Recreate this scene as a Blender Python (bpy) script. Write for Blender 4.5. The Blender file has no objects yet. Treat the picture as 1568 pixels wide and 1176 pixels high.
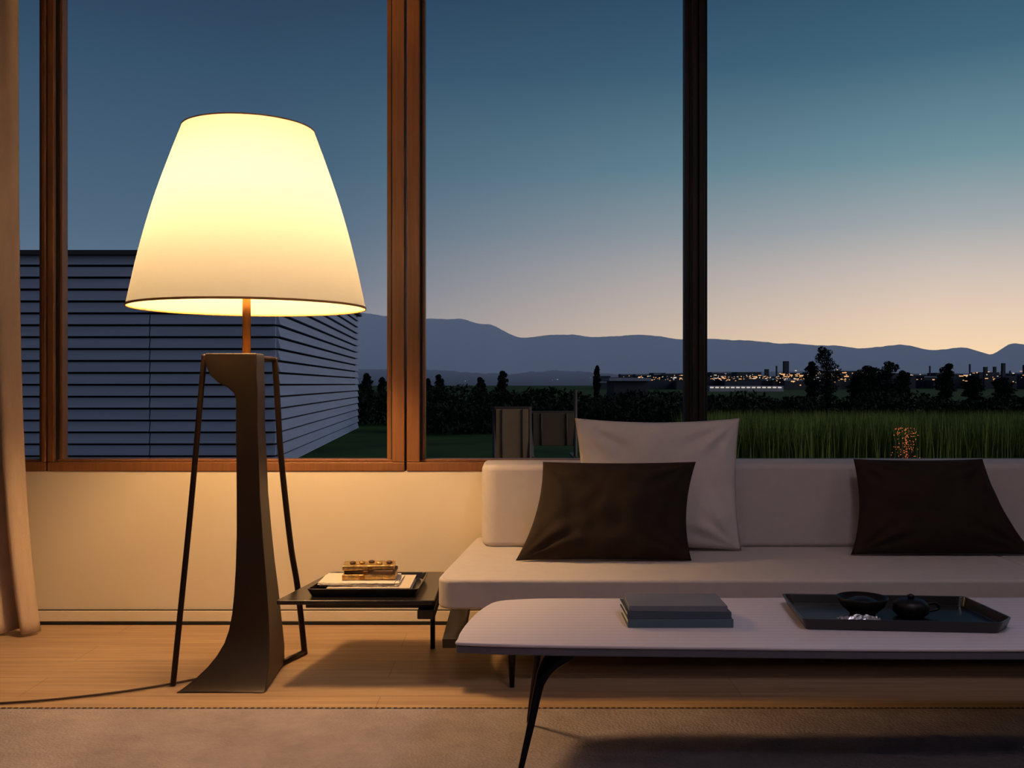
import bpy, bmesh, math, random
from mathutils import Vector, Matrix, noise
random.seed(7)
scene = bpy.context.scene
scene.view_settings.view_transform = 'Standard'
EYE = 0.95
F = 1500.0   # focal length expressed for a 1568 px wide frame

def s2l(c):
    o = []
    for v in c:
        v /= 255.0
        o.append(v/12.92 if v <= 0.04045 else ((v+0.055)/1.055)**2.4)
    return (o[0], o[1], o[2], 1.0)

# ---------------------------------------------------------------- materials
def new_mat(name):
    m = bpy.data.materials.new(name); m.use_nodes = True
    nt = m.node_tree
    b = nt.nodes.get('Principled BSDF')
    return m, nt, b

def mat(name, rgb, rough=0.6, metal=0.0, var=0.12, nscale=8.0, bump=0.0, bscale=60.0, stretch=(1,1,1), spec=0.5, emis=None, estr=0.0, sheen=0.0, coat=0.0):
    m, nt, b = new_mat(name)
    c = s2l(rgb)
    tc = nt.nodes.new('ShaderNodeTexCoord')
    mp = nt.nodes.new('ShaderNodeMapping'); mp.inputs['Scale'].default_value = stretch
    nt.links.new(tc.outputs['Object'], mp.inputs['Vector'])
    n = nt.nodes.new('ShaderNodeTexNoise'); n.inputs['Scale'].default_value = nscale; n.inputs['Detail'].default_value = 5
    nt.links.new(mp.outputs[0], n.inputs['Vector'])
    r = nt.nodes.new('ShaderNodeValToRGB')
    r.color_ramp.elements[0].position = 0.3; r.color_ramp.elements[1].position = 0.7
    r.color_ramp.elements[0].color = (c[0]*(1-var), c[1]*(1-var), c[2]*(1-var), 1)
    r.color_ramp.elements[1].color = (min(1, c[0]*(1+var)), min(1, c[1]*(1+var)), min(1, c[2]*(1+var)), 1)
    nt.links.new(n.outputs['Fac'], r.inputs['Fac'])
    nt.links.new(r.outputs['Color'], b.inputs['Base Color'])
    b.inputs['Roughness'].default_value = rough
    b.inputs['Metallic'].default_value = metal
    b.inputs['Specular IOR Level'].default_value = spec
    b.inputs['Sheen Weight'].default_value = sheen
    b.inputs['Coat Weight'].default_value = coat
    if bump > 0:
        n2 = nt.nodes.new('ShaderNodeTexNoise'); n2.inputs['Scale'].default_value = bscale; n2.inputs['Detail'].default_value = 3
        nt.links.new(mp.outputs[0], n2.inputs['Vector'])
        bp = nt.nodes.new('ShaderNodeBump'); bp.inputs['Strength'].default_value = bump; bp.inputs['Distance'].default_value = 0.01
        nt.links.new(n2.outputs['Fac'], bp.inputs['Height'])
        nt.links.new(bp.outputs[0], b.inputs['Normal'])
    if emis:
        b.inputs['Emission Color'].default_value = s2l(emis)
        b.inputs['Emission Strength'].default_value = estr
    return m

M = {}
M['wall'] = mat('plaster_cream', (232,218,194), 0.85, var=0.02, nscale=3, bump=0.05, bscale=200)
M['wall_in'] = mat('plaster_room', (150,140,130), 0.9, var=0.03)
M['ceil'] = mat('ceiling_paint', (130,122,115), 0.9, var=0.02)
M['frame'] = mat('bronze_wood_frame', (124,80,46), 0.45, var=0.15, nscale=3, stretch=(30,30,1), bump=0.05)
M['frame_dk'] = mat('dark_bronze_frame', (30,20,17), 0.55, var=0.1, spec=.3)
M['groove'] = mat('frame_gasket', (14,11,10), 0.7)
M['gap'] = mat('shadow_line', (70,58,46), 0.8)
M['black'] = mat('black_gap', (10,8,8), 0.7)
M['lamp_body'] = mat('bronze_metal', (54,43,34), 0.42, metal=0.5, var=0.08, nscale=6, bump=0.02, bscale=300)
M['brass'] = mat('brass', (176,122,62), 0.3, metal=0.9, var=0.05)
M['rod'] = mat('dark_rod', (48,35,28), 0.4, metal=0.6)
M['cable'] = mat('cable_rubber', (60,42,30), 0.6)
M['sofa'] = mat('sofa_linen', (198,188,184), 0.95, var=0.03, nscale=30, bump=0.25, bscale=700, sheen=0.05)
M['pillow_lt'] = mat('pillow_linen', (210,201,196), 0.95, var=0.03, nscale=25, bump=0.3, bscale=600, sheen=0.05)
M['pillow_dk'] = mat('pillow_umber', (46,36,28), 0.9, var=0.1, nscale=20, bump=0.3, bscale=600, sheen=0.0, spec=.2)
M['sofa_base'] = mat('sofa_base_dark', (34,26,22), 0.5)
M['table_black'] = mat('black_lacquer', (24,20,19), 0.3, var=0.05, coat=0.2)
M['slate_edge'] = mat('slate_edge', (98,98,110), 0.5, var=0.04)
M['steel'] = mat('dark_steel', (38,34,38), 0.3, metal=0.8)
M['book_teal'] = mat('book_teal', (78,100,110), 0.6, var=0.06)
M['book_blue'] = mat('book_blue', (60,74,90), 0.6, var=0.06)
M['book_grey'] = mat('book_grey', (108,112,122), 0.6, var=0.06)
M['paper'] = mat('paper', (225,215,200), 0.9, var=0.08, nscale=5, stretch=(1,1,120))
M['cover_white'] = mat('book_cover_cream', (214,200,180), 0.6, var=0.05)
M['cover_brown'] = mat('book_cover_brown', (90,60,36), 0.6, var=0.2, nscale=60)
M['gold'] = mat('aged_gold', (210,172,106), 0.35, metal=0.8, var=0.4, nscale=70, bump=0.3, bscale=120)
M['bowl'] = mat('black_ceramic', (14,12,13), 0.45, spec=.3)
M['foil'] = mat('foil_wrap', (190,190,195), 0.3, metal=0.7)
M['curtain'] = mat('curtain_linen', (196,172,150), 0.95, var=0.06, nscale=40, stretch=(1,1,0.2), bump=0.2, bscale=400)
M['siding'] = mat('siding_boards', (108,117,140), 0.7, var=0.10, nscale=1.2, stretch=(0.4,0.4,9), bump=0.1, bscale=15)
M['siding_core'] = mat('siding_core', (14,16,22), 0.9)
M['roof'] = mat('roof_dark', (22,25,32), 0.8)
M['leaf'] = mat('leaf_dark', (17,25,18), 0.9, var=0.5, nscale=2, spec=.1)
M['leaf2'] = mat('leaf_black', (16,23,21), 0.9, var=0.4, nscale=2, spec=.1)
M['blade'] = mat('tall_grass', (92,104,44), 0.8, var=0.3, nscale=1.5, spec=.2)
M['trunk'] = mat('trunk', (30,22,18), 0.9)
M['chair_cloth'] = mat('outdoor_sling', (138,104,72), 0.85, var=0.08)
M['chair_cloth_dk'] = mat('outdoor_sling_dark', (84,64,44), 0.85, var=0.08)
M['chair_frame'] = mat('outdoor_chair_frame', (60,44,32), 0.6)
M['city'] = mat('city_dark', (36,40,52), 0.9, var=0.2)
M['city_roof'] = mat('city_roof_pale', (104,110,126), 0.8, var=0.1)
def emi(name, rgb, s):
    m, nt, b = new_mat(name)
    b.inputs['Base Color'].default_value = (0.02,0.02,0.02,1)
    b.inputs['Emission Color'].default_value = s2l(rgb); b.inputs['Emission Strength'].default_value = s
    return m
M['cl_warm'] = emi('city_light_warm', (255,186,120), 1.0)
M['cl_white'] = emi('city_light_white', (236,222,208), .8)
M['cl_red'] = emi('fairy_light', (255,130,70), .8)

def bulb_mat():
    m = bpy.data.materials.new('bulb_glass'); m.use_nodes = True
    nt = m.node_tree; nt.nodes.clear()
    out = nt.nodes.new('ShaderNodeOutputMaterial')
    t = nt.nodes.new('ShaderNodeBsdfTransparent')
    e = nt.nodes.new('ShaderNodeEmission'); e.inputs['Color'].default_value = s2l((255,215,150)); e.inputs['Strength'].default_value = 3
    a = nt.nodes.new('ShaderNodeAddShader')
    nt.links.new(t.outputs[0], a.inputs[0]); nt.links.new(e.outputs[0], a.inputs[1]); nt.links.new(a.outputs[0], out.inputs['Surface'])
    return m
M['bulb'] = bulb_mat()

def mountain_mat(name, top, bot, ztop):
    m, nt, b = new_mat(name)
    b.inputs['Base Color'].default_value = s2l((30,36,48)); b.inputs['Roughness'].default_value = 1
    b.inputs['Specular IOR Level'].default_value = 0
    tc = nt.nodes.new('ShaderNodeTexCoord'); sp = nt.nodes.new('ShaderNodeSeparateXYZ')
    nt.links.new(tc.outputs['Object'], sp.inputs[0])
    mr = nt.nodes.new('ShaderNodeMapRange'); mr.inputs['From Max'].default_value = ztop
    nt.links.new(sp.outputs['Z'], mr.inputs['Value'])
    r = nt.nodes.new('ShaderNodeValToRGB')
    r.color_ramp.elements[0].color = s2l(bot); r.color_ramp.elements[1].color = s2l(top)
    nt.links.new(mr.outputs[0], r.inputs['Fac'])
    nt.links.new(r.outputs[0], b.inputs['Emission Color']); b.inputs['Emission Strength'].default_value = 0.9  # aerial haze put in as emission colour, graded by height
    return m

def wood_floor():
    m, nt, b = new_mat('oak_floor')
    tc = nt.nodes.new('ShaderNodeTexCoord')
    mp = nt.nodes.new('ShaderNodeMapping'); mp.inputs['Scale'].default_value = (0.6,12,1)
    nt.links.new(tc.outputs['Object'], mp.inputs['Vector'])
    n = nt.nodes.new('ShaderNodeTexNoise'); n.inputs['Scale'].default_value = 4; n.inputs['Detail'].default_value = 8
    nt.links.new(mp.outputs[0], n.inputs['Vector'])
    r = nt.nodes.new('ShaderNodeValToRGB')
    r.color_ramp.elements[0].position = .3; r.color_ramp.elements[0].color = s2l((166,134,104))
    r.color_ramp.elements[1].position = .72; r.color_ramp.elements[1].color = s2l((194,162,128))
    nt.links.new(n.outputs['Fac'], r.inputs['Fac'])
    br = nt.nodes.new('ShaderNodeTexBrick')
    br.inputs['Scale'].default_value = 1; br.inputs['Brick Width'].default_value = 2.2; br.inputs['Row Height'].default_value = 0.19
    br.inputs['Mortar Size'].default_value = 0.0012; br.inputs['Color1'].default_value = (1,1,1,1); br.inputs['Color2'].default_value = (.93,.93,.93,1)
    br.inputs['Mortar'].default_value = (.6,.55,.5,1)
    nt.links.new(tc.outputs['Object'], br.inputs['Vector'])
    mx = nt.nodes.new('ShaderNodeMix'); mx.data_type = 'RGBA'; mx.blend_type = 'MULTIPLY'; mx.inputs[0].default_value = 1
    nt.links.new(r.outputs[0], mx.inputs[6]); nt.links.new(br.outputs['Color'], mx.inputs[7])
    nt.links.new(mx.outputs[2], b.inputs['Base Color'])
    b.inputs['Roughness'].default_value = 0.5
    b.inputs['Specular IOR Level'].default_value = 0.35
    return m
M['floor'] = wood_floor()

def rug_mat():
    m, nt, b = new_mat('woven_rug')
    tc = nt.nodes.new('ShaderNodeTexCoord')
    n = nt.nodes.new('ShaderNodeTexNoise'); n.inputs['Scale'].default_value = 5; n.inputs['Detail'].default_value = 8; n.inputs['Roughness'].default_value=.7
    nt.links.new(tc.outputs['Object'], n.inputs['Vector'])
    r = nt.nodes.new('ShaderNodeValToRGB')
    r.color_ramp.elements[0].position = .3; r.color_ramp.elements[0].color = s2l((140,128,130))
    r.color_ramp.elements[1].position = .7; r.color_ramp.elements[1].color = s2l((172,159,159))
    nt.links.new(n.outputs['Fac'], r.inputs['Fac']); nt.links.new(r.outputs[0], b.inputs['Base Color'])
    v = nt.nodes.new('ShaderNodeTexVoronoi'); v.inputs['Scale'].default_value = 110
    nt.links.new(tc.outputs['Object'], v.inputs['Vector'])
    bp = nt.nodes.new('ShaderNodeBump'); bp.inputs['Strength'].default_value = .6; bp.inputs['Distance'].default_value = .006
    nt.links.new(v.outputs['Distance'], bp.inputs['Height']); nt.links.new(bp.outputs[0], b.inputs['Normal'])
    b.inputs['Roughness'].default_value = 1; b.inputs['Specular IOR Level'].default_value = .1
    return m
M['rug'] = rug_mat()

def tabletop_mat():
    m, nt, b = new_mat('pale_lacquer_top')
    tc = nt.nodes.new('ShaderNodeTexCoord')
    w = nt.nodes.new('ShaderNodeTexWave'); w.wave_type='BANDS'; w.bands_direction='Y'
    w.inputs['Scale'].default_value = 11; w.inputs['Distortion'].default_value = 0.2; w.inputs['Detail'].default_value=1
    nt.links.new(tc.outputs['Object'], w.inputs['Vector'])
    r = nt.nodes.new('ShaderNodeValToRGB')
    r.color_ramp.elements[0].position = 0.0; r.color_ramp.elements[0].color = s2l((200,190,200))
    r.color_ramp.elements[1].position = .2; r.color_ramp.elements[1].color = s2l((214,205,214))
    nt.links.new(w.outputs['Fac'], r.inputs['Fac']); nt.links.new(r.outputs[0], b.inputs['Base Color'])
    bp = nt.nodes.new('ShaderNodeBump'); bp.inputs['Strength'].default_value=.05; bp.inputs['Distance'].default_value=.002
    nt.links.new(w.outputs['Fac'], bp.inputs['Height']); nt.links.new(bp.outputs[0], b.inputs['Normal'])
    b.inputs['Roughness'].default_value = 0.4
    return m
M['tabletop'] = tabletop_mat()

def lawn_mat():
    m, nt, b = new_mat('lawn')
    tc = nt.nodes.new('ShaderNodeTexCoord')
    n = nt.nodes.new('ShaderNodeTexNoise'); n.inputs['Scale'].default_value = .5; n.inputs['Detail'].default_value = 8
    nt.links.new(tc.outputs['Object'], n.inputs['Vector'])
    r = nt.nodes.new('ShaderNodeValToRGB')
    r.color_ramp.elements[0].position=.3; r.color_ramp.elements[0].color = s2l((28,48,28))
    r.color_ramp.elements[1].position=.7; r.color_ramp.elements[1].color = s2l((50,72,38))
    nt.links.new(n.outputs['Fac'], r.inputs['Fac']); nt.links.new(r.outputs[0], b.inputs['Base Color'])
    b.inputs['Roughness'].default_value = 1; b.inputs['Specular IOR Level'].default_value = .05
    return m
M['lawn'] = lawn_mat()

def shade_mat():
    m = bpy.data.materials.new('lampshade_fabric'); m.use_nodes = True
    nt = m.node_tree; nt.nodes.clear()
    out = nt.nodes.new('ShaderNodeOutputMaterial')
    tc = nt.nodes.new('ShaderNodeTexCoord')
    mp = nt.nodes.new('ShaderNodeMapping'); mp.inputs['Scale'].default_value = (120,120,3)
    nt.links.new(tc.outputs['Object'], mp.inputs['Vector'])
    n = nt.nodes.new('ShaderNodeTexNoise'); n.inputs['Scale'].default_value = 1
    nt.links.new(mp.outputs[0], n.inputs['Vector'])
    r = nt.nodes.new('ShaderNodeValToRGB')
    r.color_ramp.elements[0].color = (.185,.195,.195,1); r.color_ramp.elements[1].color = (.21,.22,.22,1)
    nt.links.new(n.outputs['Fac'], r.inputs['Fac'])
    tr = nt.nodes.new('ShaderNodeBsdfTranslucent'); nt.links.new(r.outputs[0], tr.inputs['Color'])
    df = nt.nodes.new('ShaderNodeBsdfDiffuse'); df.inputs['Color'].default_value = (.8,.76,.68,1)
    mx = nt.nodes.new('ShaderNodeMixShader'); mx.inputs[0].default_value = .5
    nt.links.new(tr.outputs[0], mx.inputs[1]); nt.links.new(df.outputs[0], mx.inputs[2])
    nt.links.new(mx.outputs[0], out.inputs['Surface'])
    return m
M['shade'] = shade_mat()
M['shade_trim'] = mat('shade_trim', (196,140,80), 0.7)

def glass_mat():
    m = bpy.data.materials.new('window_glass'); m.use_nodes = True
    nt = m.node_tree; nt.nodes.clear()
    out = nt.nodes.new('ShaderNodeOutputMaterial')
    t = nt.nodes.new('ShaderNodeBsdfTransparent'); t.inputs['Color'].default_value = (.99,.99,.99,1)
    nt.links.new(t.outputs[0], out.inputs['Surface'])
    return m
M['glass'] = glass_mat()

# ---------------------------------------------------------------- mesh helpers
def obj_from(name, verts, faces, m, smooth=False, fmats=None):
    me = bpy.data.meshes.new(name); me.from_pydata([tuple(v) for v in verts], [], faces); me.update()
    ms = m if isinstance(m, (list,tuple)) else [m]
    for mm in ms: me.materials.append(mm)
    if fmats:
        for p, i in zip(me.polygons, fmats): p.material_index = i
    if smooth:
        for p in me.polygons: p.use_smooth = True
    o = bpy.data.objects.new(name, me); scene.collection.objects.link(o)
    return o

def fix_normals(o):
    bm = bmesh.new(); bm.from_mesh(o.data); bmesh.ops.recalc_face_normals(bm, faces=bm.faces); bm.to_mesh(o.data); bm.free()

def bevel(o, w, seg=3):
    md = o.modifiers.new('bevel','BEVEL'); md.width = w; md.segments = seg; md.limit_method='ANGLE'; md.angle_limit=math.radians(40)
    for p in o.data.polygons: p.use_smooth = True
    wn = o.modifiers.new('wn','WEIGHTED_NORMAL'); wn.keep_sharp = True
    return o

def box(name, x0,x1,y0,y1,z0,z1, m, bv=0.0, seg=2):
    cx,cy,cz = (x0+x1)/2,(y0+y1)/2,(z0+z1)/2
    hx,hy,hz = (x1-x0)/2,(y1-y0)/2,(z1-z0)/2
    v = [(-hx,-hy,-hz),(hx,-hy,-hz),(hx,hy,-hz),(-hx,hy,-hz),(-hx,-hy,hz),(hx,-hy,hz),(hx,hy,hz),(-hx,hy,hz)]
    f = [(0,3,2,1),(4,5,6,7),(0,1,5,4),(1,2,6,5),(2,3,7,6),(3,0,4,7)]
    o = obj_from(name, v, f, m); o.location = (cx,cy,cz)
    if bv: bevel(o, bv, seg)
    return o

def slab(name, pts, z0, z1, m, bv=0.0, seg=3):
    n = len(pts)
    cx = sum(p[0] for p in pts)/n; cy = sum(p[1] for p in pts)/n
    v = [(p[0]-cx,p[1]-cy,0) for p in pts] + [(p[0]-cx,p[1]-cy,z1-z0) for p in pts]
    f = [tuple(range(n-1,-1,-1)), tuple(range(n,2*n))] + [(i,(i+1)%n,n+(i+1)%n,n+i) for i in range(n)]
    o = obj_from(name, v, f, m); o.location = (cx,cy,z0); fix_normals(o)
    if bv: bevel(o, bv, seg)
    return o

def round_poly(pts, rads, seg=8):
    out = []; n = len(pts)
    for i in range(n):
        p = Vector(pts[i]); a = Vector(pts[i-1]); b = Vector(pts[(i+1)%n]); r = rads[i]
        if r <= 0: out.append(tuple(p)); continue
        d1 = (a-p).normalized(); d2 = (b-p).normalized()
        s = p+d1*r; e = p+d2*r
        for k in range(seg+1):
            t = k/seg
            q = s*(1-t)**2 + p*2*t*(1-t) + e*t*t
            out.append((q.x,q.y))
    return out

def tube(name, pts, rad, m, seg=10, flat=None):
    n = len(pts); P = [Vector(p) for p in pts]
    if not isinstance(rad,(list,tuple)): rad = [rad]*n
    V=[]; Fc=[]
    for i,p in enumerate(P):
        t = (P[min(i+1,n-1)]-P[max(i-1,0)]).normalized()
        up = Vector((0,1,0)) if abs(t.y) < .9 else Vector((1,0,0))
        a = t.cross(up).normalized(); b = t.cross(a).normalized()
        for k in range(seg):
            an = 2*math.pi*k/seg
            fb = flat if flat else 1.0
            V.append(p + a*math.cos(an)*rad[i] + b*math.sin(an)*rad[i]*fb)
    for i in range(n-1):
        for k in range(seg):
            Fc.append((i*seg+k, i*seg+(k+1)%seg, (i+1)*seg+(k+1)%seg, (i+1)*seg+k))
    Fc.append(tuple(range(seg-1,-1,-1))); Fc.append(tuple(range((n-1)*seg, n*seg)))
    o = obj_from(name, V, Fc, m, smooth=True); fix_normals(o)
    return o

def spline(pts, n=12):
    P=[Vector(p) for p in pts]; out=[]
    for i in range(len(P)-1):
        p0=P[max(i-1,0)];p1=P[i];p2=P[i+1];p3=P[min(i+2,len(P)-1)]
        for k in range(n):
            t=k/n
            out.append(.5*((2*p1)+(-p0+p2)*t+(2*p0-5*p1+4*p2-p3)*t*t+(-p0+3*p1-3*p2+p3)*t**3))
    out.append(P[-1]); return out

def lathe(name, prof, m, seg=64, loc=(0,0,0), closed=False):
    V=[];Fc=[]
    for (r,z) in prof:
        for k in range(seg):
            a=2*math.pi*k/seg; V.append((r*math.cos(a), r*math.sin(a), z))
    n=len(prof); rng = n if closed else n-1
    for i in range(rng):
        j=(i+1)%n
        for k in range(seg):
            Fc.append((i*seg+k,i*seg+(k+1)%seg,j*seg+(k+1)%seg,j*seg+k))
    o=obj_from(name,V,Fc,m,smooth=True); o.location=loc; fix_normals(o); return o

def group(name, parts, loc):
    e = bpy.data.objects.new(name, None); e.location = loc; e.empty_display_size = .1
    scene.collection.objects.link(e)
    inv = Matrix.Translation(Vector(loc)).inverted()
    for p in parts:
        p.parent = e; p.matrix_parent_inverse = inv
    return e

# ---------------------------------------------------------------- world sky
w = bpy.data.worlds.new('dusk_sky'); scene.world = w; w.use_nodes = True
nt = w.node_tree; bg = nt.nodes['Background']
tc = nt.nodes.new('ShaderNodeTexCoord'); sp = nt.nodes.new('ShaderNodeSeparateXYZ')
nt.links.new(tc.outputs['Generated'], sp.inputs[0])
mz = nt.nodes.new('ShaderNodeMapRange'); mz.inputs['From Min'].default_value=-.1; mz.inputs['From Max'].default_value=.9
nt.links.new(sp.outputs['Z'], mz.inputs['Value'])
def ramp(stops):
    r = nt.nodes.new('ShaderNodeValToRGB'); cr = r.color_ramp
    while len(cr.elements) < len(stops): cr.elements.new(0.5)
    for e,(z,c) in zip(cr.elements, stops):
        e.position = z+.1; e.color = s2l(c)
    nt.links.new(mz.outputs[0], r.inputs['Fac']); return r
R = ramp([(-.1,(40,42,45)),(-.01,(170,140,120)),(.025,(250,216,174)),(.06,(234,208,182)),(.105,(206,192,182)),(.15,(164,170,173)),(.21,(112,146,157)),(.30,(66,103,125)),(.38,(46,80,104)),(.8,(40,60,88))])
L = ramp([(-.1,(30,34,40)),(-.01,(90,98,115)),(.03,(140,137,146)),(.06,(118,126,143)),(.10,(95,114,135)),(.15,(80,105,128)),(.21,(69,96,120)),(.30,(54,81,106)),(.38,(41,63,88)),(.8,(34,50,76))])
mx_ = nt.nodes.new('ShaderNodeMapRange'); mx_.inputs['From Min'].default_value=-.24; mx_.inputs['From Max'].default_value=.40
nt.links.new(sp.outputs['X'], mx_.inputs['Value'])
mix = nt.nodes.new('ShaderNodeMix'); mix.data_type='RGBA'
nt.links.new(mx_.outputs[0], mix.inputs[0]); nt.links.new(L.outputs[0], mix.inputs[6]); nt.links.new(R.outputs[0], mix.inputs[7])
nt.links.new(mix.outputs[2], bg.inputs['Color']); bg.inputs['Strength'].default_value = 1.0
sd=bpy.data.lights.new('twilight_fill','SUN'); sd.energy=1.15; sd.angle=math.radians(50); sd.color=(.90,.91,1)  # added lamp, the sun has set; brightens house, lawn and grass
so=bpy.data.objects.new('twilight_fill',sd); so.location=(10,-10,20)
so.rotation_euler=Vector((.84,-.32,.44)).to_track_quat('Z','Y').to_euler(); scene.collection.objects.link(so)

# ---------------------------------------------------------------- room shell
XL, XR, YB, YW, ZC = -3.2, 4.6, -2.2, 3.88, 2.75
box('floor', XL-.1, XR+.1, YB-.1, YW+.2, -.1, 0, M['floor'])
box('ceiling', XL-.1, XR+.1, YB-.1, YW+.2, ZC, ZC+.1, M['ceil'])
box('wall_left', XL-.1, XL, YB, YW+.2, 0, ZC, M['wall_in'])
box('wall_right', XR, XR+.1, YB, YW+.2, 0, ZC, M['wall_in'])
box('wall_rear', XL-.1, XR+.1, YB-.1, YB, 0, ZC, M['wall_in'])
box('wall_window_side', XL, XR, YW, YW+.2, 0, .605, M['wall'])
b1 = box('board', XL, XR, YW-.014, YW, .012, .054, M['wall'], .002)
b2 = box('gap_top', XL, XR, YW-.010, YW, .054, .0575, M['gap'])
b3 = box('gap_bottom', XL, XR, YW-.018, YW, 0, .012, M['black'])
group('baseboard_window_side', [b1,b2,b3], (0,YW,0))

def window(idx, x0, x1, lm, rm, lw, rw):
    Y0=YW-.005; Y1=YW+.09; Z0=.605; Z1=ZC; ps=[]
    bot = M['frame'] if x0 < .3 else M['frame_dk']
    ps.append(box('bottom_rail', x0, x1, Y0, Y1, Z0, Z0+.035, bot, .003))
    ps.append(box('bottom_bead', x0+lw, x1-rw, Y0+.03, Y1, Z0+.035, Z0+.045, bot, .002))
    ps.append(box('top_rail', x0, x1, Y0, Y1, Z1-.07, Z1, lm, .003))
    ps.append(box('left_stile', x0, x0+lw, Y0, Y1, Z0+.035, Z1-.07, lm, .004))
    ps.append(box('right_stile', x1-rw, x1, Y0, Y1, Z0+.035, Z1-.07, rm, .004))
    ps.append(box('left_gasket', x0+lw, x0+lw+.006, Y0+.02, Y1, Z0+.045, Z1-.07, M['groove']))
    ps.append(box('right_gasket', x1-rw-.006, x1-rw, Y0+.02, Y1, Z0+.045, Z1-.07, M['groove']))
    ps.append(box('left_bead', x0+lw+.006, x0+lw+.018, Y0+.035, Y1-.01, Z0+.045, Z1-.07, lm, .002))
    ps.append(box('right_bead', x1-rw-.024, x1-rw-.006, Y0+.035, Y1-.01, Z0+.045, Z1-.07, rm, .002))
    ps.append(box('pane', x0+lw+.01, x1-rw-.01, YW+.05, YW+.054, Z0+.04, Z1-.07, M['glass']))
    group('window_%d'%idx, ps, ((x0+x1)/2, YW, Z0))
window(1, XL, -1.845, M['frame'], M['frame'], .05, .018)
window(2, -1.839, -.425, M['frame'], M['frame'], .026, .05)
window(3, -.417, .736, M['frame'], M['frame_dk'], .052, .022)
window(4, .740, XR, M['frame_dk'], M['frame_dk'], .022, .05)

# ---------------------------------------------------------------- curtain
def curtain():
    NX, NZ = 150, 60; V=[];Fc=[]
    for j in range(NZ+1):
        t=j/NZ; z = 0.012 + (2.70-.012)*t
        xr = -1.80 - .09*(1-math.exp(-t*5))
        xl = -2.75
        for i in range(NX+1):
            s=i/NX
            x = xl+(xr-xl)*s
            ph = s*2*math.pi*8
            amp = .035+.012*(1-t)
            y = 3.72 + amp*math.sin(ph+.4*math.sin(3*t+s*6)) + .01*math.sin(ph*2.3+t*4)
            x += .012*math.cos(ph)
            V.append((x,y,z))
    for j in range(NZ):
        for i in range(NX):
            a=j*(NX+1)+i; Fc.append((a,a+1,a+NX+2,a+NX+1))
    o=obj_from('cloth',V,Fc,M['curtain'],smooth=True)
    s=o.modifiers.new('s','SOLIDIFY'); s.thickness=.004
    rod=tube('rail',[(-3.1,3.72,2.715),(-1.7,3.72,2.715)],.012,M['frame_dk'])
    group('curtain',[o,rod],(-2.3,3.72,0))
curtain()

# ---------------------------------------------------------------- rug
rg = box('rug_field', -2.9, 3.9, .2, 2.835, 0.001, .012, M['rug'], .004)
st=[];sf=[]
x=-2.88
while x < 3.88:
    b=len(st)
    for (dx,dy,dz) in ((0,0,0),(.010,0,0),(.010,.006,0),(0,.006,0),(0,0,.006),(.010,0,.006),(.010,.006,.006),(0,.006,.006)):
        st.append((x+dx,2.830+dy,.008+dz))
    for f in [(0,3,2,1),(4,5,6,7),(0,1,5,4),(1,2,6,5),(2,3,7,6),(3,0,4,7)]: sf.append(tuple(b+i for i in f))
    x+=.018
stitch = obj_from('edge_stitching', st, sf, M['cable'])
edge = box('edge_binding', -2.9,3.9,2.828,2.840,.001,.011,M['cable'])
group('rug',[rg,stitch,edge],(0,1.5,0))

# ---------------------------------------------------------------- floor lamp
LX, LY = -.867, 3.2
SX = LX+.008
parts=[]
zt, zb, rt, rb = 1.778, 1.200, .210, .377
prof=[]
for i in range(25):
    t=i/24; r=rb+(rt-rb)*t+.015*math.sin(math.pi*t); prof.append((r,zb+(zt-zb)*t))
sh=lathe('shade',prof,M['shade'],96,(SX,LY,0)); parts.append(sh)
def ring(name,r,z,h,t,m):
    return lathe(name,[(r,z),(r+t,z),(r+t,z+h),(r,z+h)],m,96,(SX,LY,0),closed=True)
parts.append(ring('shade_rim_bottom',rb-.001,zb-.004,.007,.003,M['shade_trim']))
parts.append(ring('shade_rim_top',rt-.001,zt-.003,.004,.003,M['shade_trim']))
for k in range(3):
    a=2*math.pi*k/3+.4
    parts.append(tube('spider_%d'%(k+1),[(LX,LY,1.70),(SX+.20*math.cos(a),LY+.20*math.sin(a),1.773)],.0025,M['brass'],6))
parts.append(tube('pole',[(LX,LY,1.03),(LX,LY,1.38)],.0135,M['brass'],20))
for sgn in (-1,1):
    parts.append(tube('harp_%s'%('a' if sgn<0 else 'b'),spline([(LX,LY,1.37),(LX+sgn*.05,LY,1.42),(LX+sgn*.06,LY,1.52),(LX+sgn*.045,LY,1.64),(LX,LY,1.70)],8),.0022,M['brass'],8))
parts.append(tube('socket',[(LX,LY,1.365),(LX,LY,1.415)],.017,M['brass'],20))
rows=[ # silhouette stations: height line, left, right, front depth, thickness
 (541,314,392,3.15,.10),(546,313,393,3.15,.10),(560,315,393,3.15,.10),(575,322,393,3.15,.10),(585,333,393.5,3.15,.10),(594,349,394,3.15,.10),(602,358,394,3.15,.10),(612,361,394,3.15,.10),
 (650,361,394,3.15,.10),(700,361.5,396,3.148,.105),(760,362,398,3.145,.11),(820,362,402,3.14,.12),(870,360.5,406,3.135,.13),(910,358,409,3.128,.15),(940,355,411,3.12,.17),
 (965,350,412,3.11,.19),(985,343,412.5,3.098,.21),(1005,331,412,3.08,.235),(1022,317,411,3.062,.26),(1038,300,409,3.044,.28),(1050,285,407.5,3.028,.30),(1058,274,406,3.016,.315)]
V=[];Fc=[]
for (y,l,r,Y,th) in rows:
    z = EYE-(y-588)*Y/F
    xl=(l-784)*Y/F; xr=(r-784)*Y/F
    k = min(1,max(0,(y-900)/150))
    V += [(xl,Y,z),(xr,Y,z),(xr-.012*k,Y+th,z),(xl+.10*k,Y+th,z)]
Y=3.008; V += [((269-784)*Y/F,Y,0.002),((405-784)*Y/F,Y,0.002),((405-784)*Y/F-.014,Y+.33,.002),((269-784)*Y/F+.10,Y+.33,.002)]
n=len(V)//4
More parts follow.
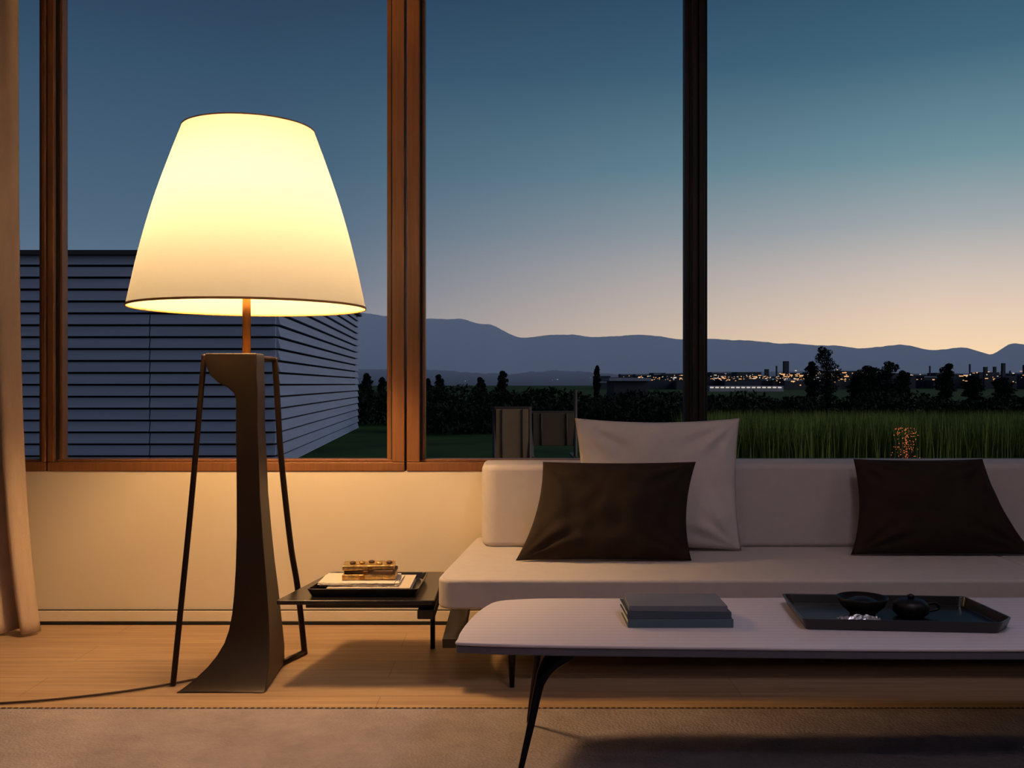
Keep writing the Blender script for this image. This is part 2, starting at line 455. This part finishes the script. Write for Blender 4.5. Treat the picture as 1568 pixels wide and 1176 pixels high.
for i in range(n-1):
    for k in range(4):
        Fc.append((i*4+k,i*4+(k+1)%4,(i+1)*4+(k+1)%4,(i+1)*4+k))
Fc.append((0,3,2,1)); Fc.append(tuple(range((n-1)*4,n*4)))
bd=obj_from('sculpted_stem',V,Fc,M['lamp_body']); fix_normals(bd); bevel(bd,.004,3); parts.append(bd)
parts.append(tube('leg_1',spline([(-1.000,3.19,1.035),(-1.004,3.185,1.0),(-1.03,3.14,.55),(-1.066,3.08,.003)],8),.0095,M['rod'],10))
parts.append(tube('strut_arm',[(-.86,3.21,1.036),(-.812,3.35,1.034)],.009,M['rod'],10))
parts.append(tube('leg_2',spline([(-.812,3.35,1.040),(-.806,3.365,.90),(-.797,3.38,.70),(-.768,3.395,.40),(-.745,3.405,.24),(-.728,3.44,.003)],8),.0105,M['rod'],10))
parts.append(tube('floor_strut',[(-.728,3.44,.010),(-.775,3.31,.010)],.0095,M['rod'],8))
bulb=lathe('bulb',[(0.001,1.53),(.02,1.525),(.036,1.505),(.042,1.48),(.036,1.45),(.022,1.43),(.014,1.415)],M['bulb'],24,(LX,LY,0)); parts.append(bulb)
ld=bpy.data.lights.new('bulb_light','POINT'); ld.energy=78; ld.color=(1,.61,.27); ld.shadow_soft_size=.11
lo=bpy.data.objects.new('bulb_light',ld); lo.location=(LX,LY,1.50); scene.collection.objects.link(lo); parts.append(lo)
cb=tube('power_cable',spline([(-.95,3.20,.005),(-1.06,3.10,.005),(-1.25,2.985,.005),(-1.52,2.90,.005),(-2.0,2.86,.005),(-2.9,3.1,.005)],10),.0035,M['cable'],8); parts.append(cb)
group('floor_lamp',parts,(LX,LY,0))

# ---------------------------------------------------------------- sofa
parts=[]
ZS=.35
seatL = round_poly([(-.235,3.0),(1.70,3.0),(1.70,3.84),(-.14,3.84)],[.07,.015,.015,.03])
seatR = round_poly([(1.703,3.0),(3.25,3.0),(3.25,3.84),(1.703,3.84)],[.015,.07,.03,.015])
parts.append(slab('seat_cushion_1',seatL,.258,ZS,M['sofa'],.028,5))
parts.append(slab('seat_cushion_2',seatR,.258,ZS,M['sofa'],.028,5))
def back(name,x0,x1,z1,yf=3.60):
    return slab(name, round_poly([(x0,yf),(x1,yf),(x1,3.86),(x0,3.86)],[.06,.03,.03,.03],6), ZS-.002, z1, M['sofa'], .03, 5)
parts.append(back('back_cushion_1',-.112,.70,.652))
parts.append(back('back_cushion_2',.704,2.1,.657))
parts.append(back('back_cushion_3',2.104,3.22,.657))
parts.append(box('base_frame',-.10,3.15,3.06,3.82,.215,.258,M['sofa_base'],.004))
for i,(x,y) in enumerate([(.0,3.08),(1.75,3.08),(3.1,3.08),(.0,3.76),(1.75,3.76),(3.1,3.76)]):
    parts.append(tube('leg_%d'%(i+1),[(x,y,.22),(x,y-.01,.0)],[.017,.008],M['steel'],12))
parts.append(box('end_runner',-.215,-.15,3.02,3.80,.135,.165,M['sofa_base'],.003))
parts.append(box('runner_riser',-.205,-.17,3.5,3.54,.165,.258,M['sofa_base']))
parts.append(box('runner_cross',-.20,.02,3.06,3.10,.14,.16,M['sofa_base']))
group('sofa',parts,(1.2,3.4,0))

# ---------------------------------------------------------------- pillows
def pillow(name,xs,H,T,y,zc,lean,m,seed=0,sag=0.0,pinch=.06,pinchx=.10):
    """xs = (top-left, top-right, bottom-left, bottom-right) x positions"""
    tl,tr,bl,br=xs; cx=sum(xs)/4
    N=56;V=[];Fc=[];idx={}
    for side in (0,1):
        for j in range(N+1):
            for i in range(N+1):
                u=-1+2*i/N; v=-1+2*j/N
                edge = i in (0,N) or j in (0,N)
                if side==1 and edge: idx[(1,i,j)]=idx[(0,i,j)]; continue
                au,av=abs(u),abs(v)
                th = T*((1-au**2.0)**.62)*((1-av**2.0)**.62)
                uu = u*(1-pinchx*(1-v*v)*au)
                vv = v*(1-pinch*(1-u*u)*av)
                a=(uu+1)/2; b=(vv+1)/2
                x=(bl*(1-a)+br*a)*(1-b)+(tl*(1-a)+tr*a)*b-cx
                z=H/2*vv
                if v>0: z -= sag*(1-u*u)*v
                k=(1-max(au,av)**5)
                nz = .20*T*noise.noise(Vector((u*1.8+seed,v*1.8,side*5+seed)))
                nz += .10*T*noise.noise(Vector((u*5+seed,v*3,side*7)))
                for sx in (-1,1):
                    for sz in (-1,1):
                        du,dv=u-sx,v-sz; rr=math.hypot(du,dv)
                        if rr<.9:
                            an=math.atan2(dv*-sz,du*-sx)
                            nz += .10*T*math.sin(an*13+seed+sx+2*sz)*math.sin(math.pi*min(1,rr/.9))**1.5
                y_=(th+nz*k)*(-1 if side==0 else .7)
                idx[(side,i,j)]=len(V); V.append(Vector((x,y_,z)))
    for side in (0,1):
        for j in range(N):
            for i in range(N):
                q=(idx[(side,i,j)],idx[(side,i+1,j)],idx[(side,i+1,j+1)],idx[(side,i,j+1)])
                Fc.append(q if side==0 else q[::-1])
    R=Matrix.Rotation(lean,4,'X')
    V=[R@v for v in V]
    o=obj_from(name,V,Fc,m,smooth=True); fix_normals(o)
    o.location=(cx,y,zc); return o
pillow('throw_pillow_light',(.228,.828,.240,.822),.475,.072,3.535,.590,math.radians(-6),M['pillow_lt'],seed=1.3,sag=.004,pinch=.05,pinchx=.06)
pillow('throw_pillow_dark',(.108,.643,.012,.606),.345,.085,3.365,.516,math.radians(-20),M['pillow_dk'],seed=4.1,pinch=.03,pinchx=.09)
pillow('throw_pillow_dark',(1.230,1.695,1.180,1.820),.345,.085,3.470,.518,math.radians(-20),M['pillow_dk'],seed=8.2,pinch=.03,pinchx=.09)

# ---------------------------------------------------------------- side table (low, beside sofa)
parts=[]
top=[(-.745,3.085),(-.245,3.085),(-.245,3.56),(-.655,3.56)]
parts.append(slab('top',round_poly(top,[.012,.01,.01,.02]),.254,.268,M['table_black'],.003))
parts.append(slab('under_frame',[(-.66,3.13),(-.25,3.13),(-.25,3.50),(-.61,3.50)],.234,.254,M['sofa_base'],.003))
parts.append(box('bracket',-.30,-.245,3.10,3.54,.205,.234,M['sofa_base'],.003))
parts.append(tube('leg_1',[(-.285,3.52,.21),(-.285,3.52,0)],.009,M['steel']))
group('side_table',parts,(-.5,3.3,0))
def tray(name,pts,z0,h,t,m):
    n=len(pts); cx=sum(p[0] for p in pts)/n; cy=sum(p[1] for p in pts)/n
    def sc(k): return [(cx+(p[0]-cx)*k[0], cy+(p[1]-cy)*k[1]) for p in pts]
    w_=max(p[0] for p in pts)-min(p[0] for p in pts); d_=max(p[1] for p in pts)-min(p[1] for p in pts)
    inn=sc((1-2*t/w_,1-2*t/d_)); inb=sc((1-5*t/w_,1-5*t/d_)); ob=sc((1-4*t/w_,1-4*t/d_))
    V=[(x,y,z0) for x,y in ob]+[(x,y,z0+h) for x,y in pts]+[(x,y,z0+h) for x,y in inn]+[(x,y,z0+t*.6) for x,y in inb]
    Fc=[tuple(range(n-1,-1,-1)),tuple(range(3*n,4*n))]
    for a in range(3):
        for i in range(n):
            Fc.append((a*n+i,a*n+(i+1)%n,(a+1)*n+(i+1)%n,(a+1)*n+i))
    V=[(x-cx,y-cy,z-z0) for x,y,z in V]
    o=obj_from(name,V,Fc,m); o.location=(cx,cy,z0); fix_normals(o); bevel(o,.0015,2); return o
tray('serving_tray',round_poly([(-.66,3.13),(-.30,3.13),(-.29,3.42),(-.62,3.42)],[.02]*4,4),.2685,.026,.006,M['table_black'])
def book(name,x0,x1,y0,y1,z0,z1,cov,yaw=0):
    w2,d2,h=(x1-x0)/2,(y1-y0)/2,z1-z0; c=.0025
    ps=[box('cover_bottom',-w2,w2,-d2,d2,0,c,cov,.0008),box('cover_top',-w2,w2,-d2,d2,h-c,h,cov,.0008),
        box('spine',-w2,w2,-d2,-d2+c,c,h-c,cov,.0005),box('pages',-w2+.004,w2-.004,-d2+c,d2-.004,c,h-c,M['paper'])]
    e=bpy.data.objects.new(name,None); scene.collection.objects.link(e)
    e.location=((x0+x1)/2,(y0+y1)/2,z0); e.rotation_euler=(0,0,yaw)
    for p in ps: p.parent=e
    return e
book('magazine',-.60,-.33,3.165,3.385,.2730,.291,M['cover_white'],.0)
V=[];Fc=[]
random.seed(3)
for k in range(5):
    a=random.uniform(-.06,.06); cx=-.50+random.uniform(-.015,.015); cy=3.27; w_,d_=.125,.085; z=.2918+k*.0022
    base=len(V)
    pts=[]
    for i in range(25): pts.append((-w_+2*w_*i/24,-d_+random.uniform(-.004,.004)))
    pts += [(w_,d_),(-w_,d_)]
    for (x,y) in pts: V.append((cx+x*math.cos(a)-y*math.sin(a),cy+x*math.sin(a)+y*math.cos(a),z))
    n=len(pts)
    for (x,y) in pts: V.append((cx+x*math.cos(a)-y*math.sin(a),cy+x*math.sin(a)+y*math.cos(a),z+.0018))
    Fc.append(tuple(base+i for i in range(n-1,-1,-1))); Fc.append(tuple(base+n+i for i in range(n)))
    for i in range(n): Fc.append((base+i,base+(i+1)%n,base+n+(i+1)%n,base+n+i))
obj_from('paper_stack',V,Fc,M['paper'])
ps=[]
z=.3035
for k,(w_,d_,h,m,a,ox) in enumerate([(.088,.05,.018,M['gold'],.05,0),(.082,.048,.013,M['cover_brown'],-.06,.004),(.086,.046,.016,M['gold'],.08,-.003)]):
    o=box('volume_%d'%(k+1),-w_,w_,-d_,d_,0,h,m,.003); o.location=(-.475+ox,3.28,z+h/2); o.rotation_euler=(0,0,a); ps.append(o); z+=h
    o=box('clasp_%d'%(k+1),-.008,.008,-.003,.003,-h*.4,h*.4,M['brass'],.001); o.location=(-.475+ox+random.uniform(-.05,.05),3.28-d_-.002,z-h/2); ps.append(o)
for k in range(5):
    o=lathe('trinket_%d'%(k+1),[(.001,0),(.009,.001),(.011,.005),(.007,.009),(.001,.010)],M['gold'] if k%2 else M['cover_brown'],12,(-.53+k*.03,3.27+random.uniform(-.02,.02),z)); ps.append(o)
group('antique_book_stack',ps,(-.475,3.28,.3035))

# ---------------------------------------------------------------- coffee table
parts=[]
ZT=.35
def ct_outline(inset=0):
    x0,x1=-.130+inset,2.15-inset
    yf,yb=2.265+inset,2.745-inset
    P=[(x0+.002,2.325+inset*.5),( -.075+inset,yf+.002),(.35,yf-.025),(1.1,yf-.045),(1.95,yf-.010),(x1,2.36),(x1-.05,2.62),(1.95,yb-.01),(1.1,yb+.01),(.35,yb),( .02+inset,yb-.012),(-.075+inset,2.635-inset*.5)]
    n=len(P); out=[]
    for i in range(n):
        p0,p1,p2,p3=[Vector(P[(i+k)%n]) for k in (-1,0,1,2)]
        for k in range(8):
            t=k/8
            q=.5*((2*p1)+(-p0+p2)*t+(2*p0-5*p1+4*p2-p3)*t*t+(-p0+3*p1-3*p2+p3)*t**3)
            out.append((q.x,q.y))
    return out
parts.append(slab('top',ct_outline(),ZT-.008,ZT,M['tabletop'],.003,3))
parts.append(slab('edge_band',ct_outline(.002),ZT-.026,ZT-.008,M['slate_edge'],.003,3))
parts.append(slab('sub_top',ct_outline(.06),ZT-.034,ZT-.026,M['steel'],.002))
legs=[((.125,2.36),(.005,2.20)),((.10,2.62),(.045,2.70)),((1.90,2.36),(2.02,2.20)),((1.90,2.62),(2.0,2.72))]
for i,((ax,ay),(bx_,by)) in enumerate(legs):
    dx,dy=bx_-ax,by-ay
    pts=spline([(ax-dx*.45,ay-dy*.1,ZT-.034),(ax-dx*.05,ay,ZT-.044),(ax+dx*.42,ay+dy*.25,ZT-.085),(ax+dx*.70,ay+dy*.60,ZT-.20),(bx_,by,.018)],8)
    rr=[.013+.012*math.sin(math.pi*min(1,k/18))-.008*max(0,(k-14)/18) for k in range(len(pts))]
    parts.append(tube('leg_%d'%(i+1),pts,rr,M['steel'],12,flat=.7))
group('coffee_table',parts,(.8,2.5,0))
book('hardback_book',.285,.545,2.41,2.56,ZT+.0005,ZT+.021,M['book_teal'])
book('hardback_book',.283,.540,2.412,2.565,ZT+.0215,ZT+.038,M['book_blue'],.01)
book('hardback_book',.290,.532,2.415,2.56,ZT+.0385,ZT+.053,M['book_grey'],-.012)
tray('serving_tray',round_poly([(.705,2.385),(1.175,2.345),(1.225,2.40),(1.22,2.64),(.735,2.675)],[.01,.01,.01,.015,.015],4),ZT+.0005,.028,.006,M['table_black'])
ps=[lathe('bowl_body',[(.001,.0),(.030,.0),(.034,.006),(.054,.024),(.064,.046),(.061,.047),(.050,.028),(.03,.012),(.001,.010)],M['bowl'],40),
    lathe('contents',[(.001,.046),(.02,.044),(.040,.036),(.052,.030)],M['bowl'],32)]
e=group('deep_bowl',ps,(0,0,0)); e.location=(.905,2.53,ZT+.0045)
ps=[lathe('pot_body',[(.001,0),(.03,0),(.044,.012),(.044,.032),(.03,.044),(.001,.046)],M['bowl'],32),
    lathe('lid_knob',[(.001,.046),(.008,.047),(.010,.054),(.001,.058)],M['steel'],16),
    tube('handle',spline([(.03,0,.03),(.062,0,.034),(.07,0,.02),(.038,0,.012)],6),.004,M['bowl'],8)]
e=group('lidded_pot',ps,(0,0,0)); e.location=(1.022,2.51,ZT+.0045)
V=[];Fc=[];N=14
for j in range(N+1):
    for i in range(N+1):
        u,v=i/N-.5,j/N-.5
        V.append((u*.10,v*.06,.010+.010*noise.noise(Vector((u*9,v*9,2)))+.010*(1-4*u*u)*(1-4*v*v)))
for j in range(N):
    for i in range(N):
        a=j*(N+1)+i;Fc.append((a,a+1,a+N+2,a+N+1))
fo=obj_from('foil_napkin',V,Fc,M['foil']); fo.location=(.865,2.43,ZT+.004); sm=fo.modifiers.new('s','SOLIDIFY'); sm.thickness=.002

# ---------------------------------------------------------------- exterior
GZ=-.35
box('lawn_ground',-900,900,YW+.2,1600,GZ-.2,GZ,M['lawn'])
V=[];Fc=[];fm=[]
def add_box8(c,mi):
    b=len(V); V.extend(c)
    for f in [(0,3,2,1),(4,5,6,7),(0,1,5,4),(1,2,6,5),(2,3,7,6),(3,0,4,7)]:
        Fc.append(tuple(b+i for i in f)); fm.append(mi)
A=Vector((-3.6,15,0)); B=Vector((-4.5,28.5,0)); C=Vector((-16,15,0)); D=Vector((-16,28.5,0))
ZH=2.97
core=[(C.x,A.y+.06),(A.x-.06,A.y+.06),(B.x-.06,B.y),(D.x,D.y)]
add_box8([(p[0],p[1],GZ) for p in core]+[(p[0],p[1],ZH-.03) for p in core],1)
def boards(p,q,nrm):
    z=GZ+.03
    while z<ZH-.06:
        h=.150
        lo_,hi_=.045,.005
        c=[(p+nrm*lo_),(q+nrm*lo_),(q-nrm*.05),(p-nrm*.05)]
        c2=[(p+nrm*hi_),(q+nrm*hi_),(q-nrm*.05),(p-nrm*.05)]
        add_box8([(v.x,v.y,z) for v in c]+[(v.x,v.y,z+h) for v in c2],0)
        z+=.182
nf=Vector((0,-1,0)); d=(B-A).normalized(); nr=Vector((d.y,-d.x,0))
for (xa,xb) in [(-16,-12.2),(-12.18,-8.9),(-8.88,-5.55),(-5.53,-3.62)]:
    boards(Vector((xa,15,0)),Vector((xb,15,0)),nf)
boards(A+d*.05,B,nr)
add_box8([(-16.2,14.9,ZH-.05),(-3.52,14.9,ZH-.05),(-4.4,28.7,ZH-.05),(-16.2,28.7,ZH-.05),(-16.2,14.9,ZH+.02),(-3.52,14.9,ZH+.02),(-4.4,28.7,ZH+.02),(-16.2,28.7,ZH+.02)],2)
o=obj_from('neighbouring_house',V,Fc,[M['siding'],M['siding_core'],M['roof']],fmats=fm); fix_normals(o)

def ridge(name, pts, D, m, rough=1.5, depth=400):
    V=[];Fc=[]
    X=[]; x=pts[0][0]
    while x<=pts[-1][0]:
        for (a,b) in zip(pts,pts[1:]):
            if a[0]<=x<=b[0]:
                t=(x-a[0])/(b[0]-a[0]); t=t*t*(3-2*t); y=a[1]+(b[1]-a[1])*t; break
        z=EYE+(588-y)*D/F + rough*noise.noise(Vector((x*.03,D,0)))*D/F + rough*.5*noise.noise(Vector((x*.11,D,3)))*D/F
        X.append(((x-784)*D/F,z)); x+=4
    n=len(X)
    for (xx,z) in X: V += [(xx,D-depth,GZ-1),(xx,D-depth*.35,z*.55),(xx,D,z),(xx,D+depth*.5,GZ-1)]
    for i in range(n-1):
        for k in range(3): Fc.append((i*4+k,(i+1)*4+k,(i+1)*4+k+1,i*4+k+1))
    o=obj_from(name,V,Fc,m,smooth=True); fix_normals(o); return o
prof=[(-900,520),(-300,500),(0,490),(400,476),(548,479),(600,484),(652,488),(700,488),(745,497),(800,517),(855,512),(915,516),(965,513),(1005,514),(1045,520),(1090,519),(1140,521),(1200,526),(1270,529),(1320,533),(1380,528),(1430,536),(1475,532),(1515,543),(1552,526),(1600,532),(1750,545),(2000,530),(2600,560)]
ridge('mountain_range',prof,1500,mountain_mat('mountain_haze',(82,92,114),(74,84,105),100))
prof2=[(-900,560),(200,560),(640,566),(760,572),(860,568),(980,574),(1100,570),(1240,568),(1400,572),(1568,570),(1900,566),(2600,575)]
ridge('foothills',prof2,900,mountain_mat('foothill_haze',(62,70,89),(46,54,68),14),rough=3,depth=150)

V=[];Fc=[];fm=[]
random.seed(11)
def bx(x0,x1,y0,y1,z0,z1,mi): add_box8([(x0,y0,z0),(x1,y0,z0),(x1,y1,z0),(x0,y1,z0),(x0,y0,z1),(x1,y0,z1),(x1,y1,z1),(x0,y1,z1)],mi)
for k in range(130):
    Yd=random.uniform(230,330); xp=random.uniform(900,1900); xx=(xp-784)*Yd/F
    wd=random.uniform(2,9); h=random.uniform(1.8,4.6)
    bx(xx,xx+wd,Yd,Yd+6,GZ,GZ+h,0)
    if random.random()<.35: bx(xx,xx+wd,Yd-.1,Yd,GZ+h-.35,GZ+h,1)
for k in range(22):
    Yd=random.uniform(230,330); xp=random.uniform(1160,1650); xx=(xp-784)*Yd/F
    wm=random.choice([.35,.35,.8,1.2])
    bx(xx,xx+wm,Yd,Yd+wm,GZ,GZ+random.uniform(4,7.5),0)
def lights(n,x0,x1,v0,sd_,smin,smax,warm):
    for k in range(n):
        Yd=random.uniform(150,225); xp=random.uniform(x0,x1)
        xx=(xp-784)*Yd/F; z=EYE+random.gauss(v0,sd_)*Yd/F
        if z<GZ+.3: z=GZ+.4
        s=random.uniform(smin,smax)*Yd/200
        bx(xx,xx+s*random.choice([1,1,2,4]),Yd,Yd+s,z,z+s,2 if random.random()<warm else 3)
lights(130,1085,1250,9,2.5,.07,.17,.6)
lights(70,1190,1330,12,5,.08,.22,.85)
lights(100,1330,1900,10,5,.08,.20,.85)
lights(50,960,1060,9,2,.07,.15,.5)
lights(10,640,960,8,4,.05,.10,.5)
bx((1086-784)*170/F,(1200-784)*170/F,170,176,GZ,EYE-3*170/F,1)
for k in range(14):
    xx=(1088+k*8-784)*169.5/F; bx(xx,xx+.55,169.5,169.9,.25,.45,3)
bx((940-784)*80/F,(992-784)*80/F,80,86,GZ,1.2,0); bx((932-784)*80/F,(996-784)*80/F,79.5,86,1.2,1.45,1)
o=obj_from('distant_town',V,Fc,[M['city'],M['city_roof'],M['cl_warm'],M['cl_white']],fmats=fm)

def foliage(name, blobs, m, leaf, trunk=None):
    V=[];Fc=[]
    for (cx,cy,cz,rx,ry,rz,cnt) in blobs:
        for k in range(cnt):
            a=random.uniform(0,2*math.pi); u=random.uniform(-1,1); r=random.uniform(.3,1)**.4
            s=math.sqrt(1-u*u)
            p=Vector((cx+rx*r*s*math.cos(a),cy+ry*r*s*math.sin(a),cz+rz*r*u))
            d1=Vector((random.gauss(0,1),random.gauss(0,1),random.gauss(0,1))).normalized()*leaf*random.uniform(.6,1.3)
            d2=Vector((random.gauss(0,1),random.gauss(0,1),random.gauss(0,1))).normalized()*leaf*.6
            b=len(V); V+= [p-d1,p+d2,p+d1,p-d2]; Fc.append((b,b+1,b+2,b+3))
    if trunk:
        (tx,ty,z0,z1,r)=trunk; b=len(V)
        for z,rr in ((z0,r),(z1,r*.4)):
            for k in range(8): V.append(Vector((tx+rr*math.cos(k*math.pi/4),ty+rr*math.sin(k*math.pi/4),z)))
        for k in range(8): Fc.append((b+k,b+(k+1)%8,b+8+(k+1)%8,b+8+k))
    return obj_from(name,V,Fc,m)
random.seed(5)
def tree(xp,ytop,wpx,Y,nm='garden_tree'):
    x=(xp-784)*Y/F; zt_=EYE+(588-ytop)*Y/F; w_=wpx*Y/F/2; bl=[]
    H=zt_-GZ
    for k in range(20):
        t=(k+.5)/20; ww=w_*(.25+.75*math.sin(math.pi*min(1,.12+.80*t)))
        z=GZ+H*(.06+.91*t)
        bl.append((x+random.uniform(-.3,.3)*ww,Y+random.uniform(-.4,.4)*w_,z,ww*random.uniform(.5,.8),ww*.6,H*.06,190))
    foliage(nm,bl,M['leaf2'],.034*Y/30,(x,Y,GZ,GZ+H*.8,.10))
for a in [(1266,531,54,60),(1330,560,60,62),(1358,554,54,58),(1448,557,38,70),(914,560,14,80),(1243,554,30,66),(770,568,26,42),(1490,576,44,70),(1535,578,44,60),(672,574,24,40),(655,580,20,40),(560,572,30,40),(585,578,24,40),(735,578,24,42),(1700,550,60,60),(1312,572,34,60),(1380,568,40,62)]:
    tree(*a)
bl=[]
x=-10.0
while x<28:
    Yh=random.uniform(30,35)
    base=.92 if x<2 else (.74 if x<6 else .58)
    ztop=base+random.uniform(-.22,.18)
    bl.append((x,Yh,(GZ+ztop)/2,1.0,1.0,(ztop-GZ)/2,360)); x+=.42
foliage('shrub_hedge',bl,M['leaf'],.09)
bl=[]
x=-2.5
while x<7.5:
    bl.append((x,random.uniform(25,27),.0,.8,.8,random.uniform(.36,.52),300)); x+=.45
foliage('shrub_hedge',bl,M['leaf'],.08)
V=[];Fc=[]
for k in range(60000):
    x=random.uniform(2.38,15); y=random.uniform(11.2,14.2)
    h=random.uniform(.82,.97) ; a=random.uniform(0,math.pi); wv=.007
    lx=random.gauss(0,.06); ly=random.gauss(0,.06)
    dx,dy=math.cos(a)*wv,math.sin(a)*wv
    b=len(V)
    V+=[(x-dx,y-dy,GZ),(x+dx,y+dy,GZ),(x+dx*.7+lx*.4,y+dy*.7+ly*.4,GZ+h*.6),(x-dx*.7+lx*.4,y-dy*.7+ly*.4,GZ+h*.6),(x+lx,y+ly,GZ+h)]
    Fc+=[(b,b+1,b+2,b+3),(b+3,b+2,b+4)]
obj_from('ornamental_grass_bed',V,Fc,M['blade'])
random.seed(9)
V=[];Fc=[];fm=[]
for k in range(300):
    a=random.uniform(0,2*math.pi); r=random.uniform(0,.15); z=random.uniform(GZ+.25,.50)
    rr=r*(1-.5*max(0,(z-.2)/.4)); s=random.uniform(.003,.007)
    xx=4.02+rr*math.cos(a)*1.2; yy=10.0+rr*math.sin(a)
    bx(xx,xx+s,yy,yy+s,z,z+s,1)
for k in range(90):
    a=random.uniform(0,2*math.pi); r=random.uniform(.03,.16); b=len(V)
    V+=[(4.02-.006,10,GZ),(4.02+.006,10,GZ),(4.02+r*math.cos(a),10+r*math.sin(a),random.uniform(.2,.52))]; Fc.append((b,b+1,b+2)); fm.append(0)
obj_from('fairy_light_shrub',V,Fc,[M['trunk'],M['cl_red']],fmats=fm)
def outdoor_chair(x,y,w_,ztop,cloth,low=.40,tall=0):
    ps=[];h=ztop-GZ
    for sx in (-1,1):
        ps.append(tube('back_post',[(sx*w_/2,0,0),(sx*w_/2,0,h*.35),(sx*w_/2,.06,h+(tall if sx>0 else 0))],.018,M['chair_frame'],8))
        ps.append(tube('front_leg',[(sx*w_/2,.55,0),(sx*w_/2,.55,h*.55)],.018,M['chair_frame'],8))
        ps.append(box('armrest',sx*w_/2-.025,sx*w_/2+.025,.0,.58,h*.55,h*.58,M['chair_frame'],.005))
    ps.append(box('back_sling',-w_/2+.012,w_/2-.012,.02,.035,h*low,h*.98,cloth,.004))
    ps.append(tube('back_batten',[(-w_*.28,.012,h*low),(-w_*.28,.012,h*.98)],.006,M['chair_frame'],8))
    ps.append(tube('back_batten',[(w_*.30,.012,h*low),(w_*.30,.012,h*.98)],.006,M['chair_frame'],8))
    ps.append(box('head_rail',-w_/2,w_/2,.03,.06,h*.97,h,M['chair_frame'],.005))
    ps.append(box('seat_sling',-w_/2+.01,w_/2-.01,.02,.56,h*.34,h*.38,cloth,.008))
    ps.append(box('lower_rail',-w_/2,w_/2,0,.02,h*.2,h*.23,M['chair_frame'],.004))
    e=group('patio_chair',ps,(0,0,0)); e.location=(x,y,GZ); return e
outdoor_chair(.0,8.6,.31,.75,M['chair_cloth'])
outdoor_chair(.40,9.4,.42,.69,M['chair_cloth_dk'],.68,.20)

# ---------------------------------------------------------------- added fill lights on the unseen ceiling
def fill_light(x,y,power,col):  # invented fixture with area lamp, fills the room with soft light
    ps=[lathe('fill_ring',[(.25,-.004),(.28,-.008),(.28,0),(.25,0)],M['frame_dk'],48,(0,0,0),closed=True),
        lathe('fill_disc',[(.001,-.002),(.25,-.002)],emi('fill_disc_glow',(255,225,215),1.5),48)]
    e=group('ceiling_fill',ps,(0,0,0)); e.location=(x,y,ZC)
    l=bpy.data.lights.new('ceiling_fill_lamp','AREA'); l.shape='DISK'; l.size=.5; l.energy=power; l.color=col
    o=bpy.data.objects.new('ceiling_fill_lamp',l); scene.collection.objects.link(o); o.parent=e; o.location=(0,0,-.02)
fill_light(.9,1.5,7.5,(1,.86,1))
fill_light(2.8,1.5,3.5,(1,.86,1))
fill_light(.9,.2,6,(1,.86,1))
fill_light(-.8,1.0,3,(1,.82,.88))

# ---------------------------------------------------------------- camera
cd=bpy.data.cameras.new('camera'); cd.sensor_width=36; cd.lens=36*F/1568; cd.clip_end=5000
cam=bpy.data.objects.new('camera',cd); cam.location=(0,0,EYE); cam.rotation_euler=(math.radians(90),0,0)
scene.collection.objects.link(cam); scene.camera=cam
